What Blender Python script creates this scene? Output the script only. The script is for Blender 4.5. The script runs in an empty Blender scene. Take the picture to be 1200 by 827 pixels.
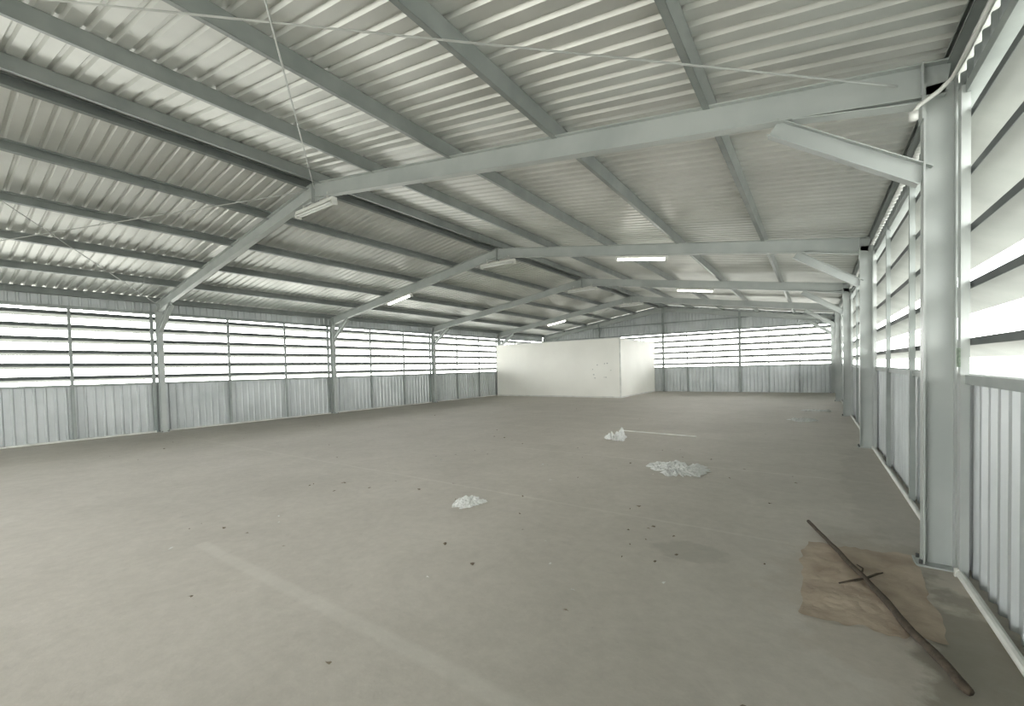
import bpy, math, random
from mathutils import Vector, noise, Matrix
random.seed(7)
SC=bpy.context.scene
# ------------------------------------------------------------------ dimensions
W=17.05; B=5.755; Y1=4.72; HE=3.79; HA=5.10; SILL=1.49; LTOP=3.57
YF=Y1+4*B          # far gable
YB=Y1-2*B          # back gable
XR=0.17; XL=-W-0.17  # cladding planes
SL=(HA-HE)/(W/2)
def zc(x):          # rafter centre-line height
    return HE+SL*(-x) if x>-W/2 else HE+SL*(x+W)
RD=0.26
# ------------------------------------------------------------------ mesh helper
class MB:
    def __init__(s): s.v=[];s.f=[];s.m=[]
    def hexa(s,p,m=0):
        n=len(s.v); s.v+=[tuple(q) for q in p]
        for f in ((0,3,2,1),(4,5,6,7),(0,1,5,4),(1,2,6,5),(2,3,7,6),(3,0,4,7)):
            s.f.append(tuple(n+i for i in f)); s.m.append(m)
    def box(s,x0,x1,y0,y1,z0,z1,m=0):
        s.hexa([(x0,y0,z0),(x1,y0,z0),(x1,y1,z0),(x0,y1,z0),(x0,y0,z1),(x1,y0,z1),(x1,y1,z1),(x0,y1,z1)],m)
    def bar(s,p0,p1,up,h0,h1,w0,w1,m=0):
        p0=Vector(p0);p1=Vector(p1);d=(p1-p0).normalized();u=Vector(up);u=(u-d*u.dot(d)).normalized();r=d.cross(u)
        q=[]
        for p in (p0,p1):
            q+=[p+r*w0+u*h0,p+r*w1+u*h0,p+r*w1+u*h1,p+r*w0+u*h1]
        s.hexa(q,m)
    def ibeam(s,p0,p1,up,D,Wd,tf=.012,tw=.008,m=0):
        s.bar(p0,p1,up,D/2-tf,D/2,-Wd/2,Wd/2,m)
        s.bar(p0,p1,up,-D/2,-D/2+tf,-Wd/2,Wd/2,m)
        s.bar(p0,p1,up,-D/2+tf,D/2-tf,-tw/2,tw/2,m)
    def cbeam(s,p0,p1,up,D,Wd,sgn=1,t=.004,m=0):
        a,b=(0,Wd) if sgn>0 else (-Wd,0)
        s.bar(p0,p1,up,-D/2,D/2,0 if sgn>0 else -t,t if sgn>0 else 0,m)
        s.bar(p0,p1,up,D/2-t,D/2,a,b,m); s.bar(p0,p1,up,-D/2,-D/2+t,a,b,m)
        e=(Wd-t,Wd) if sgn>0 else (-Wd,-Wd+t)
        s.bar(p0,p1,up,D/2-.022,D/2,e[0],e[1],m); s.bar(p0,p1,up,-D/2,-D/2+.022,e[0],e[1],m)
    def tube(s,pts,rad,n=8,m=0):
        pts=[Vector(p) for p in pts]; base=len(s.v)
        if not isinstance(rad,(list,tuple)): rad=[rad]*len(pts)
        for i,p in enumerate(pts):
            d=(pts[min(i+1,len(pts)-1)]-pts[max(i-1,0)]).normalized()
            a=Vector((0,0,1)) if abs(d.z)<.9 else Vector((1,0,0))
            u=(a-d*a.dot(d)).normalized(); r=d.cross(u)
            for k in range(n):
                t=2*math.pi*k/n; s.v.append(tuple(p+(u*math.cos(t)+r*math.sin(t))*rad[i]))
        for i in range(len(pts)-1):
            for k in range(n):
                s.f.append((base+i*n+k,base+i*n+(k+1)%n,base+(i+1)*n+(k+1)%n,base+(i+1)*n+k)); s.m.append(m)
        s.f.append(tuple(base+k for k in range(n))[::-1]); s.m.append(m)
        s.f.append(tuple(base+(len(pts)-1)*n+k for k in range(n))); s.m.append(m)
    def obj(s,name,mats,parent=None,smooth=False):
        me=bpy.data.meshes.new(name); me.from_pydata(s.v,[],s.f)
        for i,p in enumerate(me.polygons): p.material_index=s.m[i]; p.use_smooth=smooth
        for m in (mats if isinstance(mats,(list,tuple)) else [mats]): me.materials.append(m)
        me.update()
        o=bpy.data.objects.new(name,me); SC.collection.objects.link(o)
        if parent: o.parent=parent
        return o
def empty(name,loc=(0,0,0)):
    o=bpy.data.objects.new(name,None); o.location=loc; SC.collection.objects.link(o); return o
# ------------------------------------------------------------------ materials
def mat(name,c1,c2=None,scale=3,rough=.5,metal=0,bump=0,bscale=40,trans=0):
    m=bpy.data.materials.new(name); m.use_nodes=True; nt=m.node_tree; N=nt.nodes; L=nt.links
    b=N['Principled BSDF']; b.inputs['Roughness'].default_value=rough; b.inputs['Metallic'].default_value=metal
    tc=N.new('ShaderNodeTexCoord')
    if c2 is None: c2=tuple(v*.85 for v in c1)
    n=N.new('ShaderNodeTexNoise'); n.inputs['Scale'].default_value=scale; n.inputs['Detail'].default_value=6
    L.new(tc.outputs['Object'],n.inputs['Vector'])
    r=N.new('ShaderNodeValToRGB'); r.color_ramp.elements[0].position=.32; r.color_ramp.elements[1].position=.68
    r.color_ramp.elements[0].color=(*c1,1); r.color_ramp.elements[1].color=(*c2,1)
    L.new(n.outputs['Fac'],r.inputs['Fac']); L.new(r.outputs['Color'],b.inputs['Base Color'])
    if bump:
        n2=N.new('ShaderNodeTexNoise'); n2.inputs['Scale'].default_value=bscale; n2.inputs['Detail'].default_value=4
        L.new(tc.outputs['Object'],n2.inputs['Vector'])
        bp=N.new('ShaderNodeBump'); bp.inputs['Strength'].default_value=bump; bp.inputs['Distance'].default_value=.01
        L.new(n2.outputs['Fac'],bp.inputs['Height']); L.new(bp.outputs['Normal'],b.inputs['Normal'])
    if trans:
        t=N.new('ShaderNodeBsdfTranslucent'); L.new(r.outputs['Color'],t.inputs['Color'])
        mx=N.new('ShaderNodeMixShader'); mx.inputs[0].default_value=trans
        L.new(b.outputs[0],mx.inputs[1]); L.new(t.outputs[0],mx.inputs[2]); L.new(mx.outputs[0],N['Material Output'].inputs['Surface'])
    return m
M_steel=mat('painted_steel',(.45,.48,.46),(.38,.41,.395),2,.42,.1)
M_purl=mat('galvanised_purlin',(.29,.315,.30),(.22,.245,.235),2.5,.35,.3)
M_roof=mat('roof_sheet',(.68,.69,.655),(.56,.57,.54),.9,.38,.55)
M_wall=mat('wall_sheet',(.52,.55,.55),(.42,.45,.45),1.2,.40,.35)
M_blade=mat('louvre_blade',(.38,.395,.37),(.30,.315,.295),2,.5,.0,trans=.06)
M_lip=mat('louvre_blade_edge',(.10,.115,.11),(.06,.07,.07),2,.6)
M_frame=mat('louvre_frame',(.32,.35,.335),(.24,.27,.255),3,.5,.1)
M_white=mat('white_partition_paint',(.86,.86,.80),(.81,.81,.75),.8,.6)
M_trim=mat('white_rail',(.72,.73,.69),(.58,.59,.55),4,.5)
M_wire=mat('bracing_wire',(.55,.57,.55),None,5,.4,.5)
M_plast=mat('white_plastic',(.80,.81,.79),(.58,.60,.57),14,.3,0,.7,25,trans=.1)
M_card=mat('cardboard',(.50,.42,.33),(.33,.265,.20),4,.85,0,.4,30)
M_wood=mat('dead_wood',(.085,.065,.045),(.045,.035,.025),20,.9,0,.5,60)
M_leaf=mat('dry_leaf',(.12,.09,.06),(.22,.19,.14),12,.85)
M_bolt=mat('bolt',(.10,.10,.10),None,10,.5,.6)
M_tape=mat('green_label',(.12,.20,.13),(.35,.40,.33),30,.6)
M_ground=mat('outside_paving',(.40,.40,.38),(.32,.32,.30),.5,.9)
def emis(name,c,s):
    m=bpy.data.materials.new(name); m.use_nodes=True; b=m.node_tree.nodes['Principled BSDF']
    b.inputs['Base Color'].default_value=(*c,1); b.inputs['Emission Color'].default_value=(*c,1); b.inputs['Emission Strength'].default_value=s
    return m
M_tubeon=emis('lamp_tube_on',(1,.98,.92),14)
M_tubeoff=emis('lamp_tube_off',(.8,.82,.8),0)
# concrete
def concrete():
    m=bpy.data.materials.new('concrete_floor'); m.use_nodes=True; nt=m.node_tree; N=nt.nodes; L=nt.links
    b=N['Principled BSDF']; tc=N.new('ShaderNodeTexCoord'); sx=N.new('ShaderNodeSeparateXYZ'); L.new(tc.outputs['Object'],sx.inputs[0])
    def nz(sc,det=6,rough=.6,dist=0):
        n=N.new('ShaderNodeTexNoise'); n.inputs['Scale'].default_value=sc; n.inputs['Detail'].default_value=det
        n.inputs['Roughness'].default_value=rough; n.inputs['Distortion'].default_value=dist; L.new(tc.outputs['Object'],n.inputs['Vector']); return n.outputs['Fac']
    def M(op,a,b2=None,c=None):
        n=N.new('ShaderNodeMath'); n.operation=op
        for i,v in enumerate((a,b2,c)):
            if v is None: continue
            if isinstance(v,(int,float)): n.inputs[i].default_value=v
            else: L.new(v,n.inputs[i])
        return n.outputs[0]
    def ramp(f,p0,c0,p1,c1):
        r=N.new('ShaderNodeValToRGB'); r.color_ramp.elements[0].position=p0; r.color_ramp.elements[1].position=p1
        r.color_ramp.elements[0].color=(*c0,1); r.color_ramp.elements[1].color=(*c1,1); L.new(f,r.inputs['Fac']); return r.outputs['Color']
    def mix(f,a,b2):
        n=N.new('ShaderNodeMix'); n.data_type='RGBA'
        if isinstance(f,(int,float)): n.inputs[0].default_value=f
        else: L.new(f,n.inputs[0])
        for i,v in ((6,a),(7,b2)):
            if isinstance(v,tuple): n.inputs[i].default_value=(*v,1)
            else: L.new(v,n.inputs[i])
        return n.outputs[2]
    def mul(a,b2):
        mm=N.new('ShaderNodeMix'); mm.data_type='RGBA'; mm.blend_type='MULTIPLY'; mm.inputs[0].default_value=1
        L.new(a,mm.inputs[6]); L.new(b2,mm.inputs[7]); return mm.outputs[2]
    col=ramp(nz(.35,8,.65,.4),.3,(.47,.445,.395),.7,(.55,.52,.465))
    col=mul(col,ramp(nz(9,8,.7),.35,(.93,.93,.93),.65,(1.04,1.04,1.04)))
    col=mul(col,ramp(nz(1.1,9,.75,.8),.38,(.93,.93,.925),.62,(1.03,1.03,1.03)))
    st=M('MULTIPLY',M('MAXIMUM',M('SUBTRACT',nz(2.3,7,.7,1.5),.62),0),1.5)
    col=mix(M('MINIMUM',st,.25),col,(.22,.20,.17))
    sp=M('GREATER_THAN',nz(38,3,.5),.74)
    col=mix(M('MULTIPLY',sp,.3),col,(.17,.15,.12))
    X=sx.outputs['X'];Y=sx.outputs['Y']; wob=M('MULTIPLY',M('SUBTRACT',nz(2,3),.5),.06)
    def line(y0,hw,amt,x0,x1):
        d=M('ABSOLUTE',M('SUBTRACT',M('ADD',Y,wob),y0))
        k=M('SUBTRACT',1,M('MINIMUM',M('DIVIDE',d,hw),1))
        k=M('MINIMUM',M('MULTIPLY',k,2),1)
        k=M('MULTIPLY',k,M('MULTIPLY',M('GREATER_THAN',X,x0),M('LESS_THAN',X,x1)))
        return M('MULTIPLY',k,M('MULTIPLY',M('ADD',M('MULTIPLY',nz(1.6,5),1.4),-.1),amt))
    for y0,hw,a,x0,x1 in ((1.70,.075,.5,-5.8,-.6),(7.46,.03,.5,-6,0),(4.62,.03,.4,-17,-1),(10.4,.035,.3,-14,0),(13.2,.05,.3,-17,0)):
        col=mix(line(y0,hw,a,x0,x1),col,(.68,.66,.60))
    for (cx,cy,rx,ry,a,c) in ((-1.73,3.98,.32,.22,.28,(.22,.21,.175)),(-.35,3.9,.75,1.3,.22,(.30,.24,.17)),(-.05,2.7,.35,1.6,.55,(.14,.13,.09)),(-3.2,12,1.2,1,.12,(.25,.24,.21)),(-.1,7.5,.4,3,.2,(.22,.21,.18))):
        dx=M('DIVIDE',M('SUBTRACT',X,cx),rx); dy=M('DIVIDE',M('SUBTRACT',Y,cy),ry)
        d=M('SQRT',M('ADD',M('MULTIPLY',dx,dx),M('MULTIPLY',dy,dy)))
        d=M('ADD',d,M('MULTIPLY',M('SUBTRACT',nz(4,5),.5),1.4))
        k=M('MULTIPLY',M('MINIMUM',M('MAXIMUM',M('MULTIPLY',M('SUBTRACT',1.05,d),4),0),1),a)
        col=mix(k,col,c)
    L.new(col,b.inputs['Base Color']); b.inputs['Roughness'].default_value=.66
    bp=N.new('ShaderNodeBump'); bp.inputs['Strength'].default_value=.18; bp.inputs['Distance'].default_value=.01
    L.new(nz(25,6),bp.inputs['Height']); L.new(bp.outputs['Normal'],b.inputs['Normal'])
    return m
M_floor=concrete()
# ------------------------------------------------------------------ floor & ground
g=MB(); g.box(XL-.15,XR+.15,YB-.1,YF+.15,-.15,0); g.obj('floor',M_floor)
g=MB(); g.box(-70,55,-60,90,-.4,-.16); g.obj('ground',M_ground)
# ------------------------------------------------------------------ corrugated profile
def corr(a0,a1,pitch=.2,h=.03,top=.03,slope=.02,off=0):
    out=[];a=a0
    while a<a1-1e-6:
        for da,z in ((0,0),(pitch-top-2*slope,0),(pitch-top-slope,h),(pitch-slope,h)):
            if a+da<=a1: out.append((a+da,z))
        a+=pitch
    out.append((a1,0)); return out
def sheet(mb,prof,fn0,fn1,m=0):
    n=len(mb.v)
    for a,h in prof: mb.v.append(tuple(fn0(a,h))); mb.v.append(tuple(fn1(a,h)))
    for i in range(len(prof)-1):
        mb.f.append((n+2*i,n+2*i+1,n+2*i+3,n+2*i+2)); mb.m.append(m)
# roof
PD=.17
RT=RD/2+PD-.01
g=MB(); prof=corr(YB-.3,YF+.3,.19,.032,.03,.022)
def zr(x): return (HE+SL*(-x) if x>-W/2 else HE+SL*(x+W))+RT
for x0,x1 in ((.55,-W/2),(-W-.55,-W/2)):
    sheet(g,prof,lambda a,h:(x0,a,zr(x0)+h),lambda a,h:(x1,a,zr(x1)+h))
g.obj('ceiling',M_roof)
# ridge cap
g=MB()
for s in (1,-1):
    g.bar((-W/2,YB-.3,zr(-W/2)+.05),(-W/2,YF+.3,zr(-W/2)+.05),(0,0,1),0,.004,0 if s>0 else -.25,.25 if s>0 else 0)
g.obj('trim_1',M_roof)
# ------------------------------------------------------------------ portal frames
fr_y=[YB+.02]+[Y1+k*B for k in range(-1,4)]+[YF-.12]
for y in fr_y:
    g=MB(); A=Vector((-W/2,y,HA))
    for sx in (0,-W):
        s=1 if sx==0 else -1
        e=Vector((sx+.05*s,y,zc(sx)-.05*SL)); 
        g.ibeam(e,A,(0,0,1),RD,.12)
        h0=Vector((sx-.09*s,y,zc(sx-.09*s)-RD/2-.04)); h1=Vector((sx-.95*s,y,zc(sx-.95*s)-RD/2-.004))
        g.bar(h0,h1,(0,0,1),-.006,.004,-.06,.06); g.bar(h0,h1,(0,0,1),0,.04,-.004,.004)
        g.ibeam((sx,y,0.012),(sx,y,HE-.02),(1,0,0),.19,.13)
        g.box(sx-.14,sx+.14,y-.1,y+.1,0,.014)
        for bx in (-.11,.11):
            for by in (-.07,.07): g.tube([(sx+bx,y+by,.01),(sx+bx,y+by,.045)],.012,6,1)
        # knee brace
        p0=Vector((sx-.08*s,y,3.08)); p1=Vector((sx-1.1*s,y,zc(sx-1.1*s)-RD/2-.04))
        g.ibeam(p0,p1,(0,0,1),.15,.11,.008,.006)
        g.box(sx-.10*s-.006,sx-.10*s+.006,y-.07,y+.07,HE-.28,HE+.15)
        for k in (.19,.39,.59,.79):
            x=sx-s*k*W/2; z=zc(x)+RD/2
            g.box(x-.045,x-.035,y-.06,y+.06,z,z+.10)
            for by in (-.03,.03): g.tube([(x-.06,y+by,z+.05),(x-.02,y+by,z+.05)],.009,6,1)
    g.box(-W/2-.012,-W/2+.012,y-.08,y+.08,HA-RD/2-.10,HA+RD/2-.02)
    g.hexa([(-W/2-.35,y-.005,HA-RD/2-.07),(-W/2+.35,y-.005,HA-RD/2-.07),(-W/2+.35,y+.005,HA-RD/2-.07),(-W/2-.35,y+.005,HA-RD/2-.07),
            (-W/2-.35,y-.005,HA-RD/2+.0),(-W/2+.35,y-.005,HA-RD/2+.0),(-W/2+.35,y+.005,HA-RD/2),(-W/2-.35,y+.005,HA-RD/2)])
    g.obj('steel_portal_frame',[M_steel,M_bolt])
# ------------------------------------------------------------------ purlins
g=MB()
for sx in (0,-W):
    s=1 if sx==0 else -1
    for k in (.0,.19,.39,.59,.79,.97):
        x=sx-s*k*W/2
        if k==0: x=sx+.12*s
        z=zc(max(min(x,0),-W)) if k>0 else HE-.12*SL
        z+=RD/2+PD/2-.012
        up=Vector((s*SL,0,1))
        g.cbeam((x,YB-.2,z),(x,YF+.2,z),up,PD,.065,1 if s<0 else -1)
g.obj('roof_purlins',M_purl)
# ------------------------------------------------------------------ wall sides
def side(xw,s,wname,winname,nm,n,lip):
    prof=corr(YB,YF,.19,.028,.03,.02)
    g=MB(); sheet(g,prof,lambda a,h:(xw+.02*s-h*s,a,-.02),lambda a,h:(xw+.02*s-h*s,a,SILL-.01))
    sheet(g,prof,lambda a,h:(xw+.06*s-h*s,a,LTOP+.05),lambda a,h:(xw+.06*s-h*s,a,HE+.2))
    g.obj(wname,[M_wall,M_frame])
    g=MB()
    g.bar((xw,YB,SILL),(xw,YF,SILL),(0,0,1),-.035,.03,-.06,.06,1)
    g.bar((xw,YB,LTOP+.03),(xw,YF,LTOP+.03),(0,0,1),-.04,.04,-.06,.06,1)
    sp=(LTOP-SILL)/n
    for i in range(n):
        zi=SILL+sp*(i+.5)+.02
        p0=Vector((xw-.02*s,0,zi+.07)); p1=Vector((xw+.26*s,0,zi-.07))
        t=.004
        g.hexa([(p0.x,YB,p0.z),(p1.x,YB,p1.z),(p1.x,YF,p1.z),(p0.x,YF,p0.z),(p0.x,YB,p0.z+t),(p1.x,YB,p1.z+t),(p1.x,YF,p1.z+t),(p0.x,YF,p0.z+t)],0)
        g.box(min(p0.x,p0.x-.004*s),max(p0.x,p0.x-.004*s),YB,YF,p0.z-lip,p0.z+.006,2)
    nb=6
    for b in range(nb):
        for j in range(3):
            y=YB+b*B+j*B/3
            if y>YF: continue
            w=.045 if j else .06
            yy=y-(0 if j else .16)
            g.box(min(xw-.085*s,xw-.035*s),max(xw-.085*s,xw-.035*s),yy-w/2-.01,yy+w/2+.01,.0,LTOP+.05,3 if (j==0 and s>0) else 1)
    g.obj(winname,[M_blade,M_frame,M_lip,M_steel])
    g=MB()
    for b in range(6):
        y0=YB+b*B+.16; y1=YB+(b+1)*B-.16
        xx=xw-.08*s
        g.tube([(xx,y0,.028),(xx,y1,.028)],.026,10)
        g.box(xx-.03,xx+.03,y0,y0+.03,0,.06)
        g.box(xx-.03,xx+.03,y1-.03,y1,0,.06)
    g.obj(nm,M_trim)
side(XR,1,'wall_right','window_1','baseboard_right',5,.05)
side(XL,-1,'wall_left','window_2','baseboard_left',6,.085)
# ------------------------------------------------------------------ gables
def gable(yw,s,wname,winname,light_opening=None):
    prof=corr(XL,XR,.19,.028,.03,.02)
    g=MB()
    def inside(a): return light_opening and light_opening[0]<a<light_opening[1]
    segs=[(XL,XR)] if not light_opening else [(XL,light_opening[0]),(light_opening[1],XR)]
    for a0,a1 in segs:
        pf=corr(a0,a1,.19,.028,.03,.02)
        sheet(g,pf,lambda a,h:(a,yw-h*s,-.02),lambda a,h:(a,yw-h*s,SILL))
    zt=lambda a: zr(max(min(a,0),-W))-.01
    sheet(g,prof+[],lambda a,h:(a,yw-h*s,LTOP+.05),lambda a,h:(a,yw-h*s,zt(a)))
    g.bar((XL+4,yw-.05*s,4.25),(XR-4,yw-.05*s,4.25),(0,0,1),-.04,.04,-.02,.02,1)
    g.obj(wname,[M_wall,M_frame])
    g=MB()
    g.bar((XL,yw,LTOP+.03),(XR,yw,LTOP+.03),(0,0,1),-.04,.04,-.06,.06,1)
    n=6; sp=(LTOP-SILL)/n
    for a0,a1 in segs:
        g.bar((a0,yw,SILL),(a1,yw,SILL),(0,0,1),-.035,.03,-.06,.06,1)
        for i in range(n):
            zi=SILL+sp*(i+.5)+.02
            y0=yw-.03*s;y1=yw+.24*s;t=.004;z0=zi+.07;z1=zi-.07
            g.hexa([(a0,y0,z0),(a1,y0,z0),(a1,y1,z1),(a0,y1,z1),(a0,y0,z0+t),(a1,y0,z0+t),(a1,y1,z1+t),(a0,y1,z1+t)],0)
            g.box(a0,a1,min(y0,y0-.004*s),max(y0,y0-.004*s),z0-.08,z0+.006,2)
    k=0;x=0
    while x>-W+.5:
        x-=W/12;k+=1
        if inside(x): continue
        w=.05 if k%3 else .12
        g.box(x-w/2,x+w/2,yw-.10*s-.03,yw-.10*s+.03,.0,LTOP if k%3 else zc(x)+.1,1)
    g.obj(winname,[M_blade,M_frame,M_lip])
gable(YF,1,'wall_far','window_3')
gable(YB-.1,-1,'wall_back','window_4',(-13.5,-3.5))  # opening in the unseen back wall, added to light the near floor
# ------------------------------------------------------------------ white office enclosure
P=empty('white_partition_room')
bx0=XL+.22;bx1=-9.02;by0=Y1+3*B-.16-.2;by1=YF-.25;bh=3.1
g=MB()
g.box(bx0,bx1,by0,by0+.1,0,bh); g.box(bx1-.1,bx1,by0+.1,by1,0,bh-.05)
g.obj('walls',M_white,P)
g=MB()
g.box(bx0,bx1+.02,by0-.02,by0+.12,bh,bh+.04); g.box(bx1-.12,bx1+.02,by0-.02,by1,bh-.05,bh-.01)
g.box(bx1-.05,bx1+.012,by0-.012,by0+.05,0,bh)
g.box(bx0,bx1,by0-.015,by0,0,.07); g.box(bx1,bx1+.015,by0,by1,0,.07)
g.obj('edge_trim',M_trim,P)
g=MB()
random.seed(3)
for i in range(9):
    x=random.uniform(-11,-9.3);z=random.uniform(1.0,1.9); g.box(x,x+random.uniform(.02,.08),by0-.003,by0+.001,z,z+random.uniform(.02,.05))
g.obj('wall_marks',M_frame,P)
g=MB(); g.box(bx0,bx1-.1,by0+.1,by1,bh-.12,bh-.06); g.obj('top_panel',M_white,P)
# ------------------------------------------------------------------ bracing wires
def wires(yf1,yf0):
    g=MB()
    for sx in (0,-W):
        s=1 if sx==0 else -1
        g.tube([(sx-.25*s,yf1,zc(sx)+.02),(-W/2+.1*s,yf0,HA+.0)],.009,6)
        g.tube([(-W/2+.1*s,yf1,HA+.0),(sx-.25*s,yf0,zc(sx)+.02)],.009,6)
    g.obj('roof_bracing_wires',M_wire)
wires(Y1-.07,Y1-B+.07); wires(YF-.2,Y1+3*B+.07)
# ------------------------------------------------------------------ lamps
def lamp(x,y,on):
    P=empty('fluorescent_lamp',(x,y,zc(x)-RD/2))
    dz=SL if x<-W/2 else -SL
    if abs(x+W/2)<.6: dz=0
    d=Vector((1,0,dz)).normalized(); up=(0,0,1)
    off=-.12 if abs(x+W/2)<.6 else 0
    g=MB()
    g.bar(d*-.62+Vector((0,0,off)),d*.62+Vector((0,0,off)),up,-.07,-.012,-.05,.05)
    for k in (-.62,.58): g.bar(d*k+Vector((0,0,off)),d*(k+.04)+Vector((0,0,off)),up,-.14,-.07,-.06,.06)
    for k in (-.4,.4): g.bar(d*k+Vector((0,0,off)),d*(k+.02)+Vector((0,0,off)),up,-.02,.005-off,-.02,.02)
    g.obj('housing',M_trim,P)
    g=MB()
    for w in (-.03,.03):
        o=Vector((0,w,off-.1)); g.tube([d*-.58+o,d*.58+o],.018,10)
    g.obj('tubes',M_tubeon if on else M_tubeoff,P,True)
for k,items in ((0,((-8.52,0),)),(1,((-4.2,1),(-8.52,0),(-12.9,1))),(2,((-4.2,1),(-8.52,0))),(3,((-8.52,0),(-12.9,1)))):
    for x,on in items: lamp(x,Y1+k*B,on)
# ------------------------------------------------------------------ conduit at near column
g=MB(); y=Y1-.1
g.tube([(-.16,y,3.55),(-.13,y,3.60),(-.02,y-.02,3.66),(.05,y-.04,3.72),(.07,y-.3,3.74),(.07,y-3.5,3.74)],.016,8)
g.tube([(-.16,y,3.50),(-.16,y,3.56)],.03,10)
g.obj('electrical_conduit',M_trim,None,True)
g=MB(); g.box(.075,.082,Y1-.22,Y1-.14,1.58,1.72); 
g.obj('green_label',M_tape)
# ------------------------------------------------------------------ debris
def scrap(name,cx,cy,wx,wy,amp,seed,rot=0,mt=M_plast,n=22,ragged=.3,fr=5):
    g=MB()
    for i in range(n+1):
        for j in range(n+1):
            u=i/n*2-1;v=j/n*2-1
            q=Vector((u*math.sqrt(1-v*v/2)*wx*.56,v*math.sqrt(1-u*u/2)*wy*.56,0)) if mt is M_plast else Vector((u*wx/2,v*wy/2,0))
            ang=math.atan2(v,u)
            k=1+ragged*noise.noise(Vector((math.cos(ang)*1.7,math.sin(ang)*1.7,seed)))+ragged*.6*noise.noise(Vector((math.cos(ang)*6,math.sin(ang)*6,seed)))
            q*=k
            z=abs(noise.noise(Vector((q.x*fr,q.y*fr,seed*3.1))))*amp*1.6+abs(noise.noise(Vector((q.x*fr*2.7,q.y*fr*2.7,seed))))*amp
            e=1-max(abs(u),abs(v))**4
            c,s=math.cos(rot),math.sin(rot)
            g.v.append((cx+q.x*c-q.y*s,cy+q.x*s+q.y*c,.004+z*e))
    for i in range(n):
        for j in range(n):
            a=i*(n+1)+j; g.f.append((a,a+n+1,a+n+2,a+1)); g.m.append(0)
    return g.obj(name,mt)
scrap('plastic_sheet_scrap',-4.51,9.40,.42,.5,.16,1.3,.3,n=30,ragged=.6)
scrap('plastic_sheet_scrap',-4.34,4.08,.30,.36,.05,2.7,.2,n=34,fr=11,ragged=.5)
scrap('plastic_sheet_scrap',-2.60,7.05,.70,.95,.06,4.1,.5,n=50,fr=6,ragged=.6)
scrap('plastic_sheet_scrap',-1.05,14.6,.7,.6,.06,5.9,.1)
scrap('plastic_sheet_scrap',-.75,17.5,.8,.4,.05,8.2,.1)
scrap('cardboard_sheet',-.52,4.1,.72,1.40,.012,6.6,0,M_card,70,.16,4)
g=MB(); g.bar((-4.8,10.62,.012),(-3.0,10.4,.012),(0,0,1),-.01,.012,-.02,.02); g.obj('white_batten',M_trim)
# branch
g=MB()
pts=[];rad=[]
ctrl=[(-.851,5.21,.05),(-.74,4.85,.04),(-.62,4.42,.05),(-.50,4.06,.035),(-.42,3.75,.04),(-.33,3.40,.035),(-.24,3.10,.04),(-.19,2.93,.03)]
for i in range(len(ctrl)-1):
    a=Vector(ctrl[i]);b=Vector(ctrl[i+1])
    for t in range(5):
        p=a.lerp(b,t/5); p.x+=noise.noise(p*4)*.012; pts.append(p); rad.append(.014+.012*(i+t/5)/7+.003*noise.noise(p*9))
pts.append(Vector(ctrl[-1])); rad.append(.02)
g.tube(pts,rad,8)
g.tube([(-.66,3.90,.03),(-.58,3.97,.04),(-.49,4.08,.035),(-.42,4.20,.035),(-.38,4.26,.03)],[.005,.008,.009,.008,.004],7)
g.tube([(-.52,4.1,.035),(-.50,4.22,.05),(-.53,4.33,.03)],[.008,.006,.004],6)
g.obj('dead_branch',M_wood,None,True)
# leaf litter
g=MB(); random.seed(21)
for i in range(110):
    if i<70: x=random.uniform(-7,-1.0); y=random.uniform(1.2,9)
    else: x=random.uniform(-15,-1.0); y=random.uniform(1.5,20)
    r=random.uniform(.006,.026); a=random.uniform(0,6.28); n=6
    c=len(g.v); zz=random.uniform(.003,.02)
    g.v.append((x,y,.004+zz))
    for k in range(n):
        t=a+k*2*math.pi/n; rr=r*random.uniform(.4,1.2)*(1 if k%3 else 1.5)
        g.v.append((x+rr*math.cos(t),y+rr*math.sin(t)*.8,.003+random.uniform(0,.014)))
    mi=0 if random.random()<.8 else 1
    for k in range(n): g.f.append((c,c+1+k,c+1+(k+1)%n)); g.m.append(mi)
g.obj('scattered_leaf_litter',[M_leaf,M_plast])
# ------------------------------------------------------------------ world
w=bpy.data.worlds.new('overcast_sky'); SC.world=w; w.use_nodes=True
N=w.node_tree.nodes;L=w.node_tree.links; bg=N['Background']
tc=N.new('ShaderNodeTexCoord'); n=N.new('ShaderNodeTexNoise'); n.inputs['Scale'].default_value=1.5; L.new(tc.outputs['Generated'],n.inputs['Vector'])
r=N.new('ShaderNodeValToRGB'); r.color_ramp.elements[0].color=(.94,.95,.93,1); r.color_ramp.elements[1].color=(1,1,.97,1)
L.new(n.outputs['Fac'],r.inputs['Fac']); L.new(r.outputs['Color'],bg.inputs['Color']); bg.inputs['Strength'].default_value=11.0
# ------------------------------------------------------------------ camera
F=508.174;yaw=.609;pit=-.0281;rol=.0253
f=Vector((-math.sin(yaw)*math.cos(pit),math.cos(yaw)*math.cos(pit),math.sin(pit)))
r0=Vector((math.cos(yaw),math.sin(yaw),0)); u0=r0.cross(f)
rr=r0*math.cos(rol)-u0*math.sin(rol); uu=u0*math.cos(rol)+r0*math.sin(rol)
m=Matrix((( rr.x,uu.x,-f.x,-.801),(rr.y,uu.y,-f.y,0),(rr.z,uu.z,-f.z,1.65),(0,0,0,1)))
c=bpy.data.cameras.new('camera'); o=bpy.data.objects.new('camera',c); SC.collection.objects.link(o); o.matrix_world=m
c.sensor_fit='HORIZONTAL'; c.sensor_width=36; c.lens=F/1200*36; c.shift_y=32.86/1200; c.clip_start=.05; c.clip_end=500
SC.camera=o
SC.view_settings.view_transform='Standard'; SC.view_settings.look='None'; SC.view_settings.exposure=0
